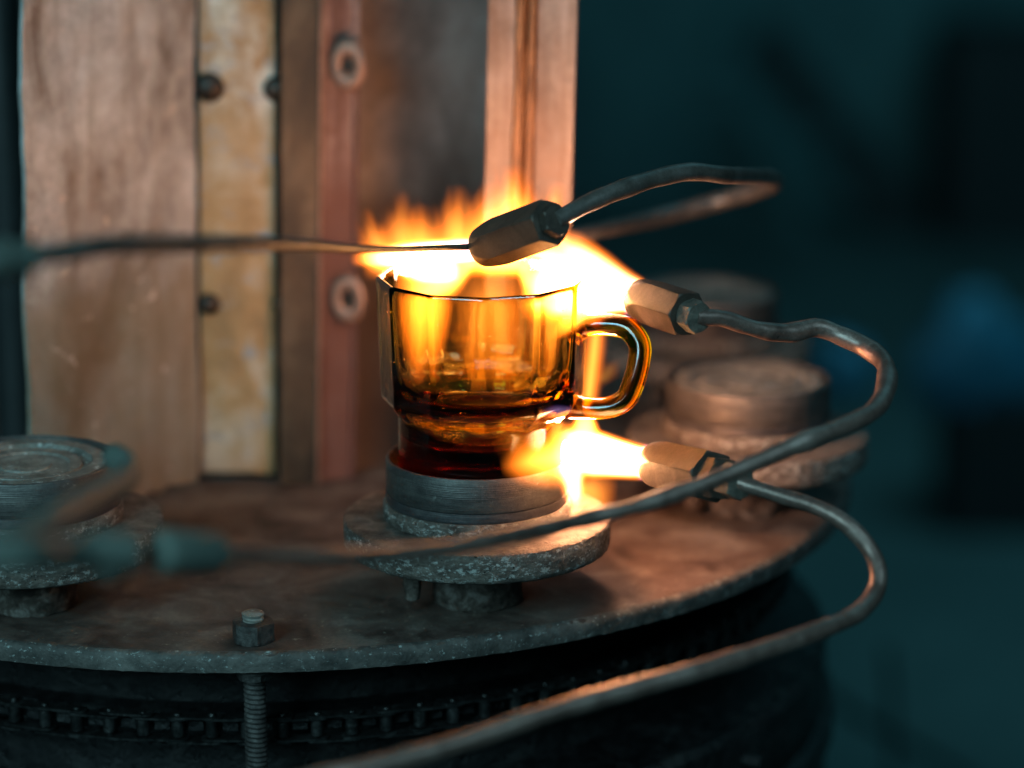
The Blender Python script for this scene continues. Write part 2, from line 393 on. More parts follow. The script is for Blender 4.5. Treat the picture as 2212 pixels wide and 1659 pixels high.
# ================================================================== SETTING
V = [(-700, -100, -90), (900, -100, -90), (900, 1500, -90), (-700, 1500, -90)]
fl = obj('workshop_floor', (V, [(0, 1, 2, 3)]), M['floor'], smooth=0); fl['kind'] = 'structure'
wl = obj('workshop_wall', box((100, 700, 60), 2600, 10, 300), M['wall'], smooth=0); wl['kind'] = 'structure'

# ================================================================== TURNTABLE
TC = Vector((-12.9, 147.0, 0)); TR = 31.3
tt = thing('turntable', 'round scaled steel table with chipped edge carrying the pedestals, dark chain drum below', 'turntable', (TC.x, TC.y, -90))
obj('table_plate', lathe([(2, -1.05), (TR-0.25, -1.05), (TR-0.08, -0.95), (TR, -0.6), (TR, -0.35), (TR-0.06, -0.12), (TR-0.22, -0.01), (TR-0.6, 0.0), (TR-3, 0.0), (2, 0.0)], TC[:2], 720, 0.045, 2.2), M['table'], tt, 50)
obj('plate_edge', lathe([(TR-0.5, -1.0), (TR+0.02, -0.92), (TR+0.06, -0.6), (TR+0.06, -0.35), (TR-0.02, -0.12), (TR-0.24, 0.012), (TR-0.5, -0.1)], TC[:2], 900, 0.07, 2.6, ring=True), M['edge'], tt, 60)
dr = obj('drum', lathe([(2, -24), (25.6, -24), (25.6, -17.2), (27.6, -17), (27.6, -16.2), (25.6, -16), (25.6, -10.3), (26.6, -10), (26.6, -9.3), (25.6, -9), (25.6, -6.6), (25.2, -6.4), (25.2, -3.2), (25.6, -3), (25.6, -1.2), (2, -1.2)], TC[:2], 160, 0.12, 0.5), M['grease'], tt)
obj('pedestal_base', lathe([(2, -90), (19, -90), (19, -87), (14, -85), (14, -30), (20, -25), (2, -24.1)], TC[:2], 64), M['grease'], tt)
obj('skirt', lathe([(25, -60), (30.5, -60), (30.5, -30), (30.9, -29.6), (30.9, -27.5), (30.4, -27.2), (30.4, -14.5), (30.8, -14.2), (30.8, -12.8), (30.3, -12.5), (30.3, -9.2), (30.0, -8.8), (25.7, -8.8), (25.7, -9.6)], TC[:2], 160, .1, .6, ring=True), M['grease'], tt)
# lumps of grease and small fittings on the drum side
for k in range(34):
    a = R(random.uniform(-120, -5)); z = random.choice([-11, -16, -18, -21, -24])+random.uniform(-.8, .8); r = 30.3
    c = TC+Vector((r*math.cos(a), r*math.sin(a), z)); q = c+Vector((math.cos(a), math.sin(a), 0))*random.uniform(.5, 1.3)
    rr = random.uniform(.3, .9); n_ = random.choice([6, 6, 12])
    obj('bolt_head', turned(c, q, [(0, rr, (n_, rr*.9)), ((q-c).length, rr, (n_, rr*.9)), ((q-c).length+.08, rr*.8, None)], 24), M['grease'], tt)
# sprocket teeth ring behind the chain
CR = 28.0; CZ = -4.85; pitch = 1.6; NCH = 110
V, F = [], []
for k in range(NCH):
    a = 2*math.pi*(k+.5)/NCH; ca, sa = math.cos(a), math.sin(a)
    V_, F_ = box((TC.x+26.6*ca, TC.y+26.6*sa, CZ), 2.2, .7, .45, a)
    n = len(V); V += V_; F += [tuple(i+n for i in f) for f in F_]
sprk = obj('sprocket', join((V, F), lathe([(24, CZ-.22), (26.6, CZ-.22), (26.6, CZ+.22), (24, CZ+.22)], TC[:2], 110, ring=True)), M['grease'], tt)

def stud(px, py, rad_from, zt, zb, nutw=.86, top=True):
    pass
# threaded bolt through the plate
def hexnut(c, h, af, ch=0.1, roll=0.3, seg=72):
    R0 = af/math.cos(math.pi/6)
    c = Vector(c)
    return turned(c, c+Vector((0, 0, 1)), [(0, R0-ch, (6, af)), (ch*.6, R0+.0, (6, af)), (h-ch*.6, R0+.0, (6, af)), (h-ch*.25, R0-ch*.8, (6, af)), (h, R0-ch*2.2, (6, af)), (h+0.005, 0.3, None)], seg, roll)
def thread(c, r, z0, z1, p=0.23, dep=0.07, seg=40):
    V = []; n = int((z1-z0)/p*8)
    for i in range(n+1):
        z = z0+(z1-z0)*i/n
        for j in range(seg):
            a = 2*math.pi*j/seg
            ph = (z/p+j/seg) % 1
            rr = r-dep*abs(ph*2-1)**1.2*1.0
            V.append((c[0]+rr*math.cos(a), c[1]+rr*math.sin(a), z))
    F = grid_faces(n+1, seg); F.append(tuple(reversed(range(seg)))); F.append(tuple(n*seg+j for j in range(seg)))
    return V, F
bx, by = -11.55, 117.35
bo = obj('bolt', thread((bx, by), .52, -16, -1.06), M['bolt'], tt, 60)
obj('nut', hexnut((bx, by, 0.01), .95, .86, .12, 0.25), M['bolt'], bo)
obj('stud_end', join(thread((bx, by), .5, .9, 1.32, seg=28), lathe([(.1, 1.2), (.5, 1.2), (.52, 1.3), (.44, 1.36), (.1, 1.38)], (bx, by), 24, .03, 3)), M['crust'], bo)
obj('washer', lathe([(.3, -1.35), (.95, -1.35), (.95, -1.1), (.3, -1.1)], (bx, by), 40), M['bolt'], bo)
obj('nut', hexnut((bx, by, -1.75), .4, .72, .1, 0.1), M['bolt'], bo)
#bo2 = obj('bolt', thread((TC.x+15.5, TC.y-26.4), .5, -22, -1.06), M['bolt'], tt, 60)

# chain
chn = thing('roller_chain', 'greasy black roller chain wrapped round the drum under the table edge', 'chain', (TC.x, TC.y, CZ))
def cyl(c, r, z0, z1, seg=20): return lathe([(r*.8, z0), (r, z0+.06), (r, z1-.06), (r*.8, z1)], c, seg)
def link_plate(c, a, z, half, r, th=.1):
    ca, sa = math.cos(a), math.sin(a); V = []; n = 40
    for zz in (z-th/2, z+th/2):
        for j in range(n):
            t = 2*math.pi*j/n; x = math.cos(t); y = math.sin(t)
            X = (half+r)*x if abs(x) > .999 else half*math.tanh(x*2.4)/math.tanh(2.4)+r*x; Y = r*y*(0.72+.28*abs(x)**1.5)
            V.append((c[0]+ca*X-sa*Y, c[1]+sa*X+ca*Y, zz))
    F = [(j, (j+1) % n, n+(j+1) % n, n+j) for j in range(n)]; F.append(tuple(reversed(range(n)))); F.append(tuple(range(n, 2*n)))
    return V, F
def inst(me, name, parent, loc_cm, rz):
    o = bpy.data.objects.new(name, me); C.objects.link(o); o.parent = parent; o.location = Vector(loc_cm)*CM; o.rotation_euler = (0, 0, rz); return o
r0 = obj('roller', cyl((0, 0), .30, -.42, .42), M['chain']); rme = r0.data; bpy.data.objects.remove(r0)
l0 = obj('link_plate', link_plate((0, 0), 0, 0, .8, .52), M['chain']); lme = l0.data; bpy.data.objects.remove(l0)
p0_ = obj('pin', cyl((0, 0), .17, -.72, .72, 14), M['chain']); pme = p0_.data; bpy.data.objects.remove(p0_)
k0 = 0
for k in range(NCH):
    a = 2*math.pi*k/NCH; deg = (math.degrees(a)+180) % 360-180
    if not (-150 < deg < 25): continue
    j = random.uniform(-.05, .05)
    inst(rme, 'roller', chn, (CR*math.cos(a), CR*math.sin(a), j), random.random()*6)
    inst(pme, 'pin', chn, (CR*math.cos(a), CR*math.sin(a), j), 0)
    am = 2*math.pi*(k+.5)/NCH; zz = .60 if k % 2 else .50
    for s in (-1, 1): inst(lme, 'link_plate', chn, (CR*math.cos(am), CR*math.sin(am), s*zz+j), am+math.pi/2)

# ================================================================== PEDESTALS
def make_pedestal(x, y, label, seed=0, plug=True):
    t = thing('pedestal', label, 'pedestal', (x, y, 0), 'mug pedestals round the turntable')
    c = (x, y)
    obj('foot', lathe([(.2, 0), (2.0, 0), (2.12, .15), (2.12, 1.0), (2.2, 1.6), (2.35, 2.75), (.2, 2.75)], c, 64, .08, 1.6, seed=seed), M['foot'], t, 50)
    obj('locking_pin', turned((x-2.95, y-2.2, 2.8), (x-2.95, y-2.2, .7), [(0, .42, None), (1.4, .42, (8, .40)), (2.0, .34, None), (2.1, .22, None)], 24), M['foot'], t)
    obj('flange', lathe([(.3, 2.68), (5.9, 2.68), (6.12, 2.80), (6.18, 3.0), (6.18, 3.92), (6.15, 4.07), (6.06, 4.12), (5.6, 4.13), (.3, 4.14)], c, 360, .05, 3.2, seed=seed), M['flange'], t, 50)
    obj('base_ring', lathe([(.3, 4.15), (4.3, 4.15), (4.36, 4.3), (4.36, 4.75), (4.26, 4.92), (.3, 4.93)], c, 160, .03, 1.5, seed=seed), M['flange'], t, 50)
    obj('dark_band', lathe([(.3, 4.935), (4.18, 4.935), (4.2, 5.0), (4.2, 5.38), (.3, 5.4)], c, 160), M['ringdark'], t)
    if plug:
        obj('cup_ring', lathe([(3.98, 5.41), (4.17, 5.41), (4.2, 5.47), (4.2, 6.9), (4.16, 6.98), (4.07, 7.0), (3.98, 6.9)], c, 180, .012, 2, ring=True), M['ring'], t, 40)
        obj('disc_top', lathe([(.05, 5.42), (3.96, 5.42), (3.96, 6.66), (3.78, 6.68), (3.72, 6.88), (3.05, 6.88), (2.98, 6.66), (2.62, 6.66), (2.56, 6.78), (2.0, 6.78), (1.95, 6.68), (1.2, 6.66), (1.15, 6.74), (.05, 6.74)], c, 120, .03, 2, seed=seed), M['crust'], t, 30)
    else:
        obj('cup_ring', lathe([(3.98, 5.41), (4.17, 5.41), (4.2, 5.47), (4.2, 6.9), (4.16, 6.99), (4.06, 7.0), (3.98, 6.9)], c, 180, .012, 2, ring=True), M['ring'], t, 40)
        obj('disc_top', lathe([(.05, 5.42), (3.96, 5.42), (3.96, 6.25), (.05, 6.25)], c, 96), M['dark'], t, 30)
    return t
MX, MY = -1.62, 123.1
make_pedestal(MX, MY, 'grey pitted pedestal in the middle that carries the amber glass mug', 1, False)
make_pedestal(-22.3, 122.4, 'empty pedestal with teal crusted top, cut off at the left under the bent pipe', 5)
make_pedestal(12.1, 137.6, 'empty pedestal lit orange by the flames to the right of the mug', 9)
make_pedestal(11.3, 158.0, 'blurred farthest pedestal behind the upper right nozzle', 14)

# ================================================================== MUG
GX, GY = MX+0.26, MY
mug = thing('glass_mug', 'amber faceted glass mug with handle, standing in the pedestal ring among flames', 'mug', (GX, GY, 6.27))
def poly_ring(r, z, blend, n=192, a0=R(2.2)):
    out = []
    for j in range(n):
        a = 2*math.pi*j/n
        k = math.pi/12; am = ((a-a0) % (2*k))-k
        pr = r*math.cos(k)/math.cos(am)
        rr = pr*blend+r*(1-blend)
        out.append((GX+rr*math.sin(a), GY-rr*math.cos(a), z))
    return out
outer = [(0.5, 6.30, 0), (3.4, 6.28, 0), (3.72, 6.34, 0), (3.85, 6.5, 0), (3.9, 6.8, 0), (3.9, 8.8, 0), (3.93, 9.0, .2), (4.02, 9.12, .7), (4.2, 9.28, .9), (4.5, 9.62, 1), (4.62, 9.8, 1), (4.65, 10.0, 1), (4.70, 11.5, 1), (4.75, 13, 1), (4.80, 14.5, 1), (4.83, 15.3, .97)]
rim = [(4.80, 15.42, .95), (4.72, 15.48, .9), (4.63, 15.45, .88), (4.58, 15.35, .85)]
inner = [(4.55, 15.0, .8), (4.48, 13.5, .7), (4.40, 12.0, .6), (4.28, 11.2, .5), (4.05, 10.6, .4), (3.7, 10.15, .2), (3.42, 9.9, .1), (3.28, 9.5, 0), (3.2, 8.7, 0), (3.0, 8.2, 0), (2.6, 7.95, 0), (1.6, 7.85, 0), (0.5, 7.82, 0)]
def densify(prof, m=3):
    out = []
    for a, b in zip(prof, prof[1:]):
        for k in range(m): out.append(tuple(a[i]+(b[i]-a[i])*k/m for i in range(3)))
    out.append(prof[-1]); return out
prof = outer+rim+inner
V = []
for r, z, b in prof: V += poly_ring(r, z, b)
F = [tuple(reversed(f)) for f in grid_faces(len(prof), 192)]
F = [tuple(reversed(f)) for f in F]
F.append(tuple(reversed(range(192)))); F.append(tuple((len(prof)-1)*192+j for j in range(192)))
body = obj('mug_body', (V, F), M['glass'], mug, 75)
hd = [(1228, 716), (1264, 705), (1308, 701), (1354, 709), (1381, 742), (1380, 784), (1368, 830), (1350, 864), (1312, 881), (1264, 881), (1224, 874)]
hp = [P(x, y, 126.2-0.9*min(1, max(0, (x-1230)/150))) for x, y in hd]
hand = obj('handle', tube(hp, [.64, .50, .48, .50, .50, .50, .50, .49, .48, .48, .62], 8, 36, sq=1.05), M['glass_thick'], mug, 60)
# seed bubbles caught in the glass
V, F = [], []
for k in range(60):
    a = random.uniform(-1.4, 1.4); z = random.uniform(9.8, 15); r = 4.55*math.cos(math.pi/12)*1.0
    c = Vector((GX+r*math.sin(a), GY-r*math.cos(a), z)); s = random.uniform(.012, .03)
    e = Vector((math.cos(a), math.sin(a), 0))
    g = turned(c-e*s*2, c+e*s*2, [(0, s*.3, None), (s*.8, s*.8, None), (s*2, s, None), (s*3.2, s*.8, None), (s*4, s*.3, None)], 8)
    n = len(V); V += g[0]; F += [tuple(reversed([i+n for i in f])) for f in g[1]]
bub = obj('seed_bubble', (V, F), M['glass'], mug, 80); bub['kind'] = 'stuff'

# ================================================================== BURNERS
def hex_nozzle(name, mouth, back, half, parent, roll=0.0, n=6, bore=.55):
    mouth, back = Vector(mouth), Vector(back); L = (back-mouth).length
    Rc = half/math.cos(math.pi/n); st = []
    st += [(0.9, bore*half*.9, None), (0.05, bore*half*.8, None), (0.0, half*.52, None), (.03, half*.6, None)]
    for i in range(1, 7):
        x = i/6; st.append((.03+x*half*.45, half*(.6+.385*math.sin(x*math.pi/2)), (n, half)))
    for i in range(1, 15):
        x = i/14; st.append((.03+half*(.45+x*1.5), half*.985+(Rc*1.01-half*.985)*math.sin(x*math.pi/2), (n, half)))
    st += [(L-.12, Rc*1.01, (n, half)), (L-.05, Rc*.97, (n, half)), (L, Rc*.90, (n, half)), (L+.01, half*.5, None)]
    return obj(name, turned(mouth, back, st, 144, roll), M['nozzle'], parent, 22)
def hexpart(name, p0, p1, half, parent, mat, roll=0, ch=.88):
    p0, p1 = Vector(p0), Vector(p1); L = (p1-p0).length; Rc = half/math.cos(math.pi/6)
    return obj(name, turned(p0, p1, [(0, Rc*ch*.7, None), (.02, Rc*ch, (6, half)), (.12*half+.02, Rc*1.01, (6, half)), (L-.12*half-.02, Rc*1.01, (6, half)), (L-.02, Rc*ch, (6, half)), (L, Rc*ch*.7, None)], 96, roll), mat, parent, 22)
def along(p, q, s): p, q = Vector(p), Vector(q); return p+(q-p).normalized()*s
GB = 'gas burners round the mug'
# A: upper burner, over the rim
A = thing('gas_burner', 'dark hexagonal torch nozzle above the mug rim, its pipe doubling back at the right', 'burner', P(1130, 510, 122), GB)
a0 = P(1036, 537, 124.3); a1 = P(1190, 480, 120.3); az = (a1-a0)
na = hex_nozzle('nozzle', a0, a1, .94, A, .35)
hexpart('nut', a1+az.normalized()*.02, along(a1, a1+az, .5), .66, A, M['nozzle'], .6)
pa = [along(a1, a1+az, .35), P(1262, 443, 121), P(1330, 414, 122), P(1410, 387, 123.5), P(1490, 371, 125), P(1570, 378, 127), P(1630, 380, 132), P(1668, 384, 138), P(1670, 398, 144), P(1610, 418, 148), P(1520, 444, 149), P(1420, 470, 147), P(1320, 492, 141), P(1200, 515, 132), P(1090, 530, 126), P(1020, 533, 124), P(950, 535, 122), P(860, 538, 119), P(760, 536, 115), P(640, 528, 110), P(500, 527, 105), P(350, 528, 101), P(230, 530, 98), P(110, 548, 96), P(30, 552, 95)]
ra = [.38, .40, .42, .42, .42, .40, .40, .40, .44, .46, .47, .47, .44, .34, .22, .15, .13, .14, .20, .27, .33, .37, .38, .38, .38]
obj('pipe', tube(pa, ra, 8, 24, wob=.1), M['sootpipe'], A)
obj('elbow_fitting', turned(P(72, 556, 95.5), P(-60, 560, 94), [(0, .35, None), (.15, .62, (6, .6)), (.9, .66, (6, .6)), (1.1, .74, None), (2.0, .74, None)], 48), M['fit'], A)
# B: right burner aimed at the rim
B = thing('gas_burner', 'tan hexagonal nozzle right of the rim on a kinked pipe looping round the front', 'burner', P(1450, 670, 126), GB)
b0 = P(1372, 642, 125.8); b1 = P(1486, 679, 122.6); bz = b1-b0
hex_nozzle('nozzle', b0, b1, .93, B, .1)
hexpart('nut', b1+bz.normalized()*.02, along(b1, b1+bz, .85), .66, B, M['nut'], .75)
pb = [along(b1, b1+bz, .6), P(1560, 688, 122.5), P(1610, 704, 123), P(1660, 716, 123.5), P(1710, 718, 124), P(1765, 708, 124.5), P(1820, 727, 124.5), P(1876, 754, 124), P(1912, 788, 122.5), P(1914, 838, 120), P(1890, 884, 118), P(1830, 918, 116.5), P(1740, 952, 115), P(1630, 1000, 114), P(1500, 1052, 113), P(1380, 1092, 112), P(1250, 1124, 111), P(1120, 1152, 108), P(980, 1182, 105.5), P(840, 1198, 103), P(700, 1200, 100), P(560, 1198, 98), P(500, 1194, 97)]
rb = [.36, .37, .41, .42, .47, .41, .43, .43, .43, .43, .42, .41, .40, .38, .36, .34, .32, .31, .30, .29, .28, .26, .25]
obj('pipe', tube(pb, rb, 8, 24, wob=.22), M['pipe'], B)
c0 = P(500, 1194, 97); c1 = P(285, 1190, 94)
obj('coupling', turned(c0, c1, [(0, .3, None), (.1, .4, (6, .4)), (.8, .72, (6, .70)), (2.6, .78, (6, .72)), (3.1, .78, (6, .72)), (3.2, .5, None)], 48, .4), M['fit'], B)
hexpart('nut', P(282, 1194, 94), P(208, 1194, 93.2), .66, B, M['fit'], .1)
obj('feed_pipe', tube([P(214, 1194, 93.2), P(140, 1195, 92), P(60, 1196, 89), P(-60, 1198, 88)], .55, 6, 24), M['fit'], B)
obj('valve_stem', turned(P(232, 1212, 93.3), P(228, 1258, 93.3), [(0, .34, None), (.6, .32, None), (.72, .2, None)], 24), M['fit'], B)
# C: lower right burner
Cb = thing('gas_burner', 'sooty hexagonal nozzle at the mug foot on a pipe curving down out of view', 'burner', P(1500, 1010, 124), GB)
d0 = P(1408, 1000, 125.6); d1 = P(1540, 1030, 121.2); dz = d1-d0
hex_nozzle('nozzle', d0, d1, 1.06, Cb, .35)
hexpart('collar', d1+dz.normalized()*.02, along(d1, d1+dz, .9), .86, Cb, M['nozzle'], .2)
hexpart('nut', along(d1, d1+dz, 1.0), along(d1, d1+dz, 2.2), .68, Cb, M['nut'], .55)
pc0 = along(d1, d1+dz, 2.0)
pc = [pc0, P(1690, 1072, 119), P(1760, 1094, 118.6), P(1826, 1130, 118.2), P(1876, 1182, 118), P(1898, 1236, 117.5), P(1888, 1284, 117), P(1850, 1326, 115.5), P(1780, 1358, 114), P(1650, 1404, 112), P(1500, 1450, 110), P(1340, 1494, 108.5), P(1180, 1540, 107), P(1030, 1592, 106), P(900, 1630, 105), P(760, 1665, 104), P(600, 1700, 103)]
obj('pipe', tube(pc, [.31, .34, .36, .37, .38, .39, .40, .40, .40, .40, .40, .40, .39, .39, .39, .39, .39], 8, 24, wob=.12), M['pipe'], Cb)
# D: bent pipe over the left pedestal
D_ = thing('bent_pipe', 'blurred thick green-grey pipe, bent at its tip, over the crusted left pedestal', 'pipe', P(200, 1080, 103))
obj('pipe', tube([P(246, 985, 108), P(264, 1000, 107.5), P(270, 1022, 107), P(252, 1044, 105.5), P(200, 1074, 102), P(120, 1118, 96), P(40, 1160, 93), P(-60, 1204, 90)], [.52, .55, .57, .57, .55, .52, .48, .48], 8, 28), M['fit'], D_)

# ================================================================== HEAT SHIELD
S = thing('heat_shield', 'tall upright shield of rusty, pinkish and tan steel sheets behind the mug', 'heat shield', (-12.9, 144, 0))
ZT = 34; TILT = 0.024
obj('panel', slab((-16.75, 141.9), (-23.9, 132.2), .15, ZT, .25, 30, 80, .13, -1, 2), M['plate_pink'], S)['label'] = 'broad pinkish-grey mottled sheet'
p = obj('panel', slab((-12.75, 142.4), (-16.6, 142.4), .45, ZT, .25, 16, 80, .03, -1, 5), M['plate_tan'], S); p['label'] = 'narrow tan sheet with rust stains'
obj('panel', slab((-12.3, 144.2), (-12.75, 144.2), .3, ZT, .2, 4, 40, .02, -1, 6), M['dark'], S)['label'] = 'dark strip painted for the shade in the slot between the sheets'  # near-black strip; the slot's shade is put into its colour
p = obj('panel', slab((-10.35, 141.9), (-12.3, 141.5), .1, ZT, .4, 10, 80, .03, -1, 8), M['plate_brown'], S); p['label'] = 'dark brown upright bar'
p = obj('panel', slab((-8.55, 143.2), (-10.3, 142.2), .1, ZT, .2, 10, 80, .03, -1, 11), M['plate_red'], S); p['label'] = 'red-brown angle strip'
obj('rib', tube([(-8.55, 143.1, .1), (-8.55, 143.1, 12), (-8.57, 143.1, 22), (-8.55, 143.1, ZT)], .16, 6, 12), M['plate_red'], S)
obj('rib', tube([(-10.33, 141.75, .1), (-10.33, 141.75, 12), (-10.32, 141.75, 22), (-10.33, 141.75, ZT)], .1, 6, 12), M['washer'], S)
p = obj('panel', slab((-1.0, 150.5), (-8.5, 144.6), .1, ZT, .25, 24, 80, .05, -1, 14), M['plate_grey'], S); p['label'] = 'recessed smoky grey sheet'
p = obj('panel', slab((2.5, 134.6), (.65, 135.2), .1, ZT, .2, 12, 80, .02, -1, 17), M['plate_hot'], S); p['label'] = 'right scorched sheet, pinkish flank'
p = obj('panel', slab((-.4, 135.1), (-1.75, 134.7), .1, ZT, .2, 12, 80, .02, -1, 19), M['plate_hot'], S); p['label'] = 'right scorched sheet, darker flank'
obj('seam', join(tube([(-.22, 134.95, .1), (-.24, 134.95, 12), (-.22, 134.95, 24), (-.22, 134.95, ZT)], .24, 12, 12, wob=.4), tube([(.38, 135.0, .1), (.4, 135.0, 12), (.38, 135.0, 24), (.4, 135.0, ZT)], .2, 12, 12, wob=.4), slab((.65, 135.3), (-.4, 135.3), .1, ZT, .15, 8, 60, .05, -1, 23)), M['weld'], S)
def washer(c, r0_, r1_, nrm, mat=M['washer'], sc_=1.35):
    d, s, u = frame(nrm); c = Vector(c); V = []; sec = 12; n = 40; rm = (r0_+r1_)/2; h = (r1_-r0_)/2
    for i in range(n):
        a = 2*math.pi*i/n; e = s*math.cos(a)+u*math.sin(a)*sc_
        for j in range(sec):
            b = 2*math.pi*j/sec; V.append(tuple(c+e*(rm+h*math.cos(b))+d*(h*.7*math.sin(b))))
    F = []
    for i in range(n):
        for j in range(sec):
            F.append((i*sec+j, i*sec+(j+1) % sec, ((i+1) % n)*sec+(j+1) % sec, ((i+1) % n)*sec+j))
    return V, F
def at_y(px, py, Y):
    a = R(PITCH)+math.atan((py-829.5)/FPX); z = CAMH-Y*math.tan(a); d = Y*cp+(CAMH-z)*sp
    return Vector(((px-1106)/FPX*d, Y, z))
for (px, py) in ((752, 137), (752, 642)):
    c = at_y(px, py, 142.0); c.x -= TILT*c.z; nrm = (-.25, -1, 0)
    wv = obj('washer', washer(c, .33, .98, nrm), M['washer'], S, 60)
    obj('hole', turned(c+Vector((.1, .3, 0)), c+Vector((-.02, -.12, 0)), [(0, .36, None), (.4, .34, None)], 24), M['dark'], wv)  # solid dark plug; the shade inside the hole is its colour
for (px, py, r) in ((452, 192, .78), (598, 192, .7), (452, 660, .6), (608, 655, .5)):
    c = at_y(px, py, 142.35); c.x -= TILT*c.z
    wv = obj('bolt', turned(c+Vector((0, .3, 0)), c+Vector((0, -.5, 0)), [(0, r, None), (.35, r, None), (.6, r*.8, None), (.75, r*.4, None), (.8, .05, None)], 32), M['dark'], S, 60)

S.rotation_euler.y = TILT
# dark post at the far left
pst = thing('post', 'dark teal upright post behind the left edge of the pinkish sheet', 'post', (-29, 150, 0))
obj('tube', lathe([(.1, -1), (1.1, -1), (1.1, 40), (.1, 40)], (-26.9, 146), 24), M['black'], pst)
obj('bracket', box((-29.2, 147.5, 18), 1.0, 1.2, 44), M['teal'], pst)
obj('backing', box((-30, 160, 15), 14, .5, 50), M['black'], pst)

# ================================================================== BACKGROUND
def bgbox(name, label, cat, px, py, Y, wpx, hpx, mat, depth=30, rot=0):
    c = at_y(px, py, Y); s = Y*1.04/FPX; t = thing(name, label, cat, (c.x, Y, -90))
    ax = Matrix.Rotation(rot, 3, 'Y')
    return t, c, s, ax
t, c, s, ax = bgbox('machine', 'blurred black machine cabinet at the far upper right', 'machine', 2150, 330, 640, 0, 0, None)
obj('cabinet', box(c+Vector((8, 20, 0)), 330*s, 40, 480*s), M['black'], t, 0); obj('pillar', box(c+Vector((8, 20, -25)), 8, 8, 80), M['black'], t, 0)
t, c, s, ax = bgbox('beam', 'blurred dark diagonal strut across the teal wall', 'strut', 1830, 330, 660, 0, 0, None)
obj('bar', box(c, 90*s, 8, 620*s, ax=Matrix.Rotation(R(-38), 3, 'Y')), M['black'], t, 0)
t, c, s, ax = bgbox('machine', 'blurred black block standing in for a machine shadow low on the right behind the pipe loop', 'machine', 2080, 1140, 480, 0, 0, None)
obj('housing', box(c+Vector((6, 15, 0)), 560*s, 30, 330*s), M['black'], t, 0); obj('foot', box(c+Vector((0, 15, -15)), 12, 12, 30), M['black'], t, 0)  # black block painted as the machine shadow behind the loop
t, c, s, ax = bgbox('sack', 'large blurred blue heap at the right edge, beyond the copper pipe loop', 'sack', 2110, 790, 420, 0, 0, None)
obj('sack_body', lump(c, 120*s, 60*s, 130*s, .5, 4), M['blue'], t); obj('crate', box(c+Vector((4, 5, -130*s-16)), 220*s, 20, 40), M['black'], t, 0)
t, c, s, ax = bgbox('canister', 'blurred blue canister peeping out behind the orange-lit pedestal', 'canister', 1820, 800, 330, 0, 0, None)
obj('canister_body', lump(c, 68*s, 50*s, 75*s, .3, 9), M['blue'], t)
t, c, s, ax = bgbox('machine', 'blurred slanting teal machine frame above the upper burner pipe', 'machine', 1480, 240, 600, 0, 0, None)
obj('frame', join(box(c, 20*s, 6, 560*s, ax=Matrix.Rotation(R(24), 3, 'Y')), box(c+Vector((140*s, 0, 0)), 30*s, 6, 560*s, ax=Matrix.Rotation(R(-24), 3, 'Y')), box(c+Vector((90*s, 4, -60*s)), 420*s, 6, 30*s)), M['teal'], t, 0)
t = thing('cable', 'dark cable slanting down over the teal floor at lower right', 'cable', at_y(1900, 1580, 260))
obj('cable_run', tube([at_y(1790, 1500, 240), at_y(1850, 1545, 245), at_y(1960, 1605, 250), at_y(2100, 1685, 255)], .55, 8, 12), M['black'], t)
t = thing('stand', 'thin dark stand leg on the floor beside the turntable', 'stand', at_y(1925, 1620, 240))
obj('leg', tube([at_y(1915, 1400, 240), at_y(1925, 1500, 240), at_y(1932, 1750, 240)], .4, 6, 12), M['black'], t)

# ================================================================== FLAMES
GF = 'flames of the gas burners'
FB = thing('flame', 'white-hot flame from the right nozzle over the mug rim', 'flame', P(1300, 620, 125), GF)
flame_part(FB, P(1388, 646, 125.9), P(1130, 606, 126.2), [(0, .85), (.25, 1.2), (.6, 2.1), (.85, 2.4), (1, 1.9)], 1500, .4, .2, 90, fade1=.55, name='jet', blue=.14)
flame_part(FB, P(1388, 618, 126.4), P(1170, 510, 128.5), [(0, .5), (.35, .9), (.7, 1.5), (1, .8)], 1100, .7, .35, 80, name='tongue', fade1=.5)
flame_part(FB, P(1300, 610, 125.5), P(1185, 735, 124.0), [(0, 1.0), (.5, 1.1), (.8, .7), (1, .1)], 700, .5, .3, 80, name='tongue', fade1=.6)
flame_part(FB, P(1120, 575, 126.2), P(1215, 668, 124.8), [(0, .5), (.5, 1.1), (1, .9)], 900, .6, .25, 80, name='tongue', fade0=.1, fade1=.6)
flame_part(FB, P(1250, 560, 127.5), P(960, 560, 127.5), [(0, 1.5), (.5, 1.5), (1, 1.2)], 600, .5, .3, 60, name='tongue', fade0=.2, fade1=.7, flat=.7)
FA = thing('flame', 'broad ragged flame streaming left from the dark upper nozzle', 'flame', P(900, 560, 127), GF)
flame_part(FA, P(1046, 540, 125.5), P(760, 560, 129), [(0, .6), (.3, 1.25), (.7, 1.15), (1, .5)], 1300, .4, .25, 70, name='jet', fade1=.5, blue=.25, flat=.8)
flame_part(FA, P(1000, 588, 125.8), P(838, 576, 125.2), [(0, 1.0), (.5, 1.25), (1, .7)], 1100, .5, .2, 70, name='tongue', fade0=.2, fade1=.5, flat=.8)
for (x, tx, ty, r, pw, dz) in ((838, 790, 448, 1.5, 330, 0), (872, 868, 410, 1.9, 300, .8), (925, 905, 438, 2.2, 330, 0), (985, 990, 398, 1.9, 420, .4), (1045, 1062, 392, 2.2, 560, .6), (1110, 1108, 355, 2.3, 900, 0), (1165, 1204, 392, 1.7, 900, .6)):
    flame_part(FA, P(x, 600, 130.5+dz), P(tx, ty, 131.2+dz), [(0, r), (.5, r), (.8, r*.75), (1, r*.3)], pw, .7, .36, 170, (.3, 1, 1), name='tongue', fade0=.15, fade1=.25, gam=1.5, flat=.6, rag=1.9)
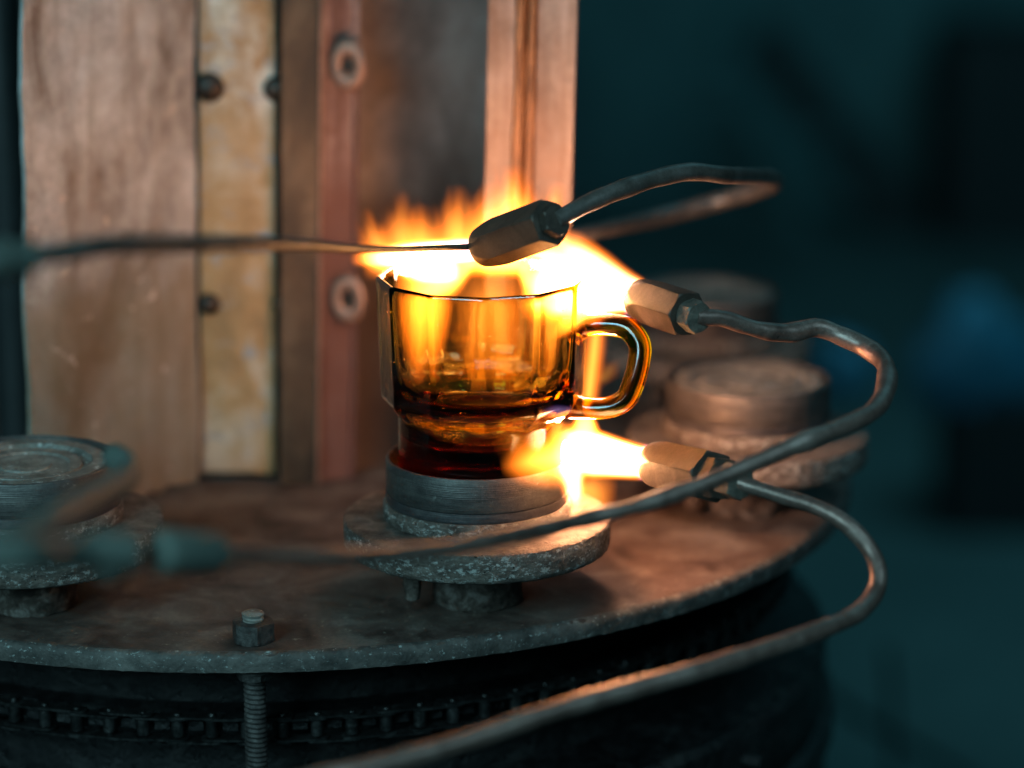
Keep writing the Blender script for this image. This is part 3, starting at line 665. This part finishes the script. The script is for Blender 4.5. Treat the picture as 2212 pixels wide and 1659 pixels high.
flame_part(FA, P(1030, 560, 126.2), P(895, 655, 125.4), [(0, .5), (.5, 1.15), (1, .9)], 900, .6, .25, 80, name='tongue', fade0=.1, fade1=.5)
flame_part(FA, P(820, 575, 129), P(770, 520, 130), [(0, 1.0), (.5, .8), (1, .2)], 400, .8, .5, 110, (.5, 1, 1), name='tongue', fade0=.15, fade1=.25, gam=1.5)
flame_part(FA, P(925, 585, 125.8), P(905, 850, 126.4), [(0, 2.1), (.4, 1.8), (.7, 1.4), (1, .6)], 620, .8, .45, 120, (.16, 1, 1), name='tongue', fade0=.08, fade1=.3, gam=1.3, flat=.8)
flame_part(FA, P(1060, 570, 128.8), P(1060, 880, 129.2), [(0, 2.4), (.4, 2.4), (.7, 2.6), (1, 1.6)], 230, .9, .45, 120, (.16, 1, 1), name='tongue', fade0=.35, fade1=.3, gam=1.2, flat=.5)  # faint glow added behind the mug to turn its back wall amber
flame_part(FA, P(1190, 620, 127.5), P(1175, 850, 128.0), [(0, 1.6), (.4, 1.1), (.7, .9), (1, .4)], 330, .8, .45, 120, (.16, 1, 1), name='tongue', fade0=.08, fade1=.3, gam=1.3, flat=.8)
FC = thing('flame', 'white flame from the lower right nozzle striking the mug foot', 'flame', P(1300, 980, 124), GF)
flame_part(FC, P(1418, 1003, 125.4), P(1190, 965, 123.6), [(0, .98), (.3, 1.1), (.7, 1.6), (1, 1.5)], 1500, .4, .22, 90, name='jet', fade1=.6, blue=.16)
flame_part(FC, P(1232, 990, 122.4), P(1248, 1120, 121.0), [(0, 1.3), (.5, .8), (1, .3)], 1000, .7, .25, 100, name='tongue', fade0=.15, fade1=.5)
flame_part(FC, P(1250, 1040, 122), P(1330, 1110, 121.5), [(0, 1.2), (.5, 1.7), (1, .5)], 150, .8, .4, 60, name='tongue', fade0=.2, fade1=.3, gam=1.3)  # soft orange glow added as a halo round the lower flame
flame_part(FC, P(1220, 985, 123.0), P(1080, 1010, 122.6), [(0, 2.0), (.4, 1.9), (.75, 1.4), (1, .5)], 850, .9, .35, 60, name='tongue', fade0=.1, fade1=.1, gam=1.8)
flame_part(FC, P(1262, 965, 125.6), P(1266, 868, 128.5), [(0, 1.1), (1, .4)], 900, .5, .2, 90, name='tongue', fade0=.2, fade1=.6)
flame_part(FC, P(1268, 890, 129), P(1292, 680, 129.5), [(0, .7), (.4, .85), (.8, .9), (1, .4)], 800, 1.0, .3, 90, (.3, 1, 1), name='tongue', fade0=.1, fade1=.8)
flame_part(FC, P(1290, 830, 129.3), P(1345, 770, 129.6), [(0, .5), (.5, .7), (1, .1)], 60, .8, .4, 90, name='tongue', fade0=.2, fade1=.3, gam=1.3)
flame_part(FC, P(1236, 884, 122.2), P(1168, 892, 121.9), [(0, .25), (.5, .42), (1, .3)], 45, .6, .5, 160, name='tongue', fade0=.1, fade1=.7, gam=1.2, edge=(.5, .2, 1.0), core=(.75, .45, 1.0))  # violet glow added to imitate the purple reflection on the mug foot
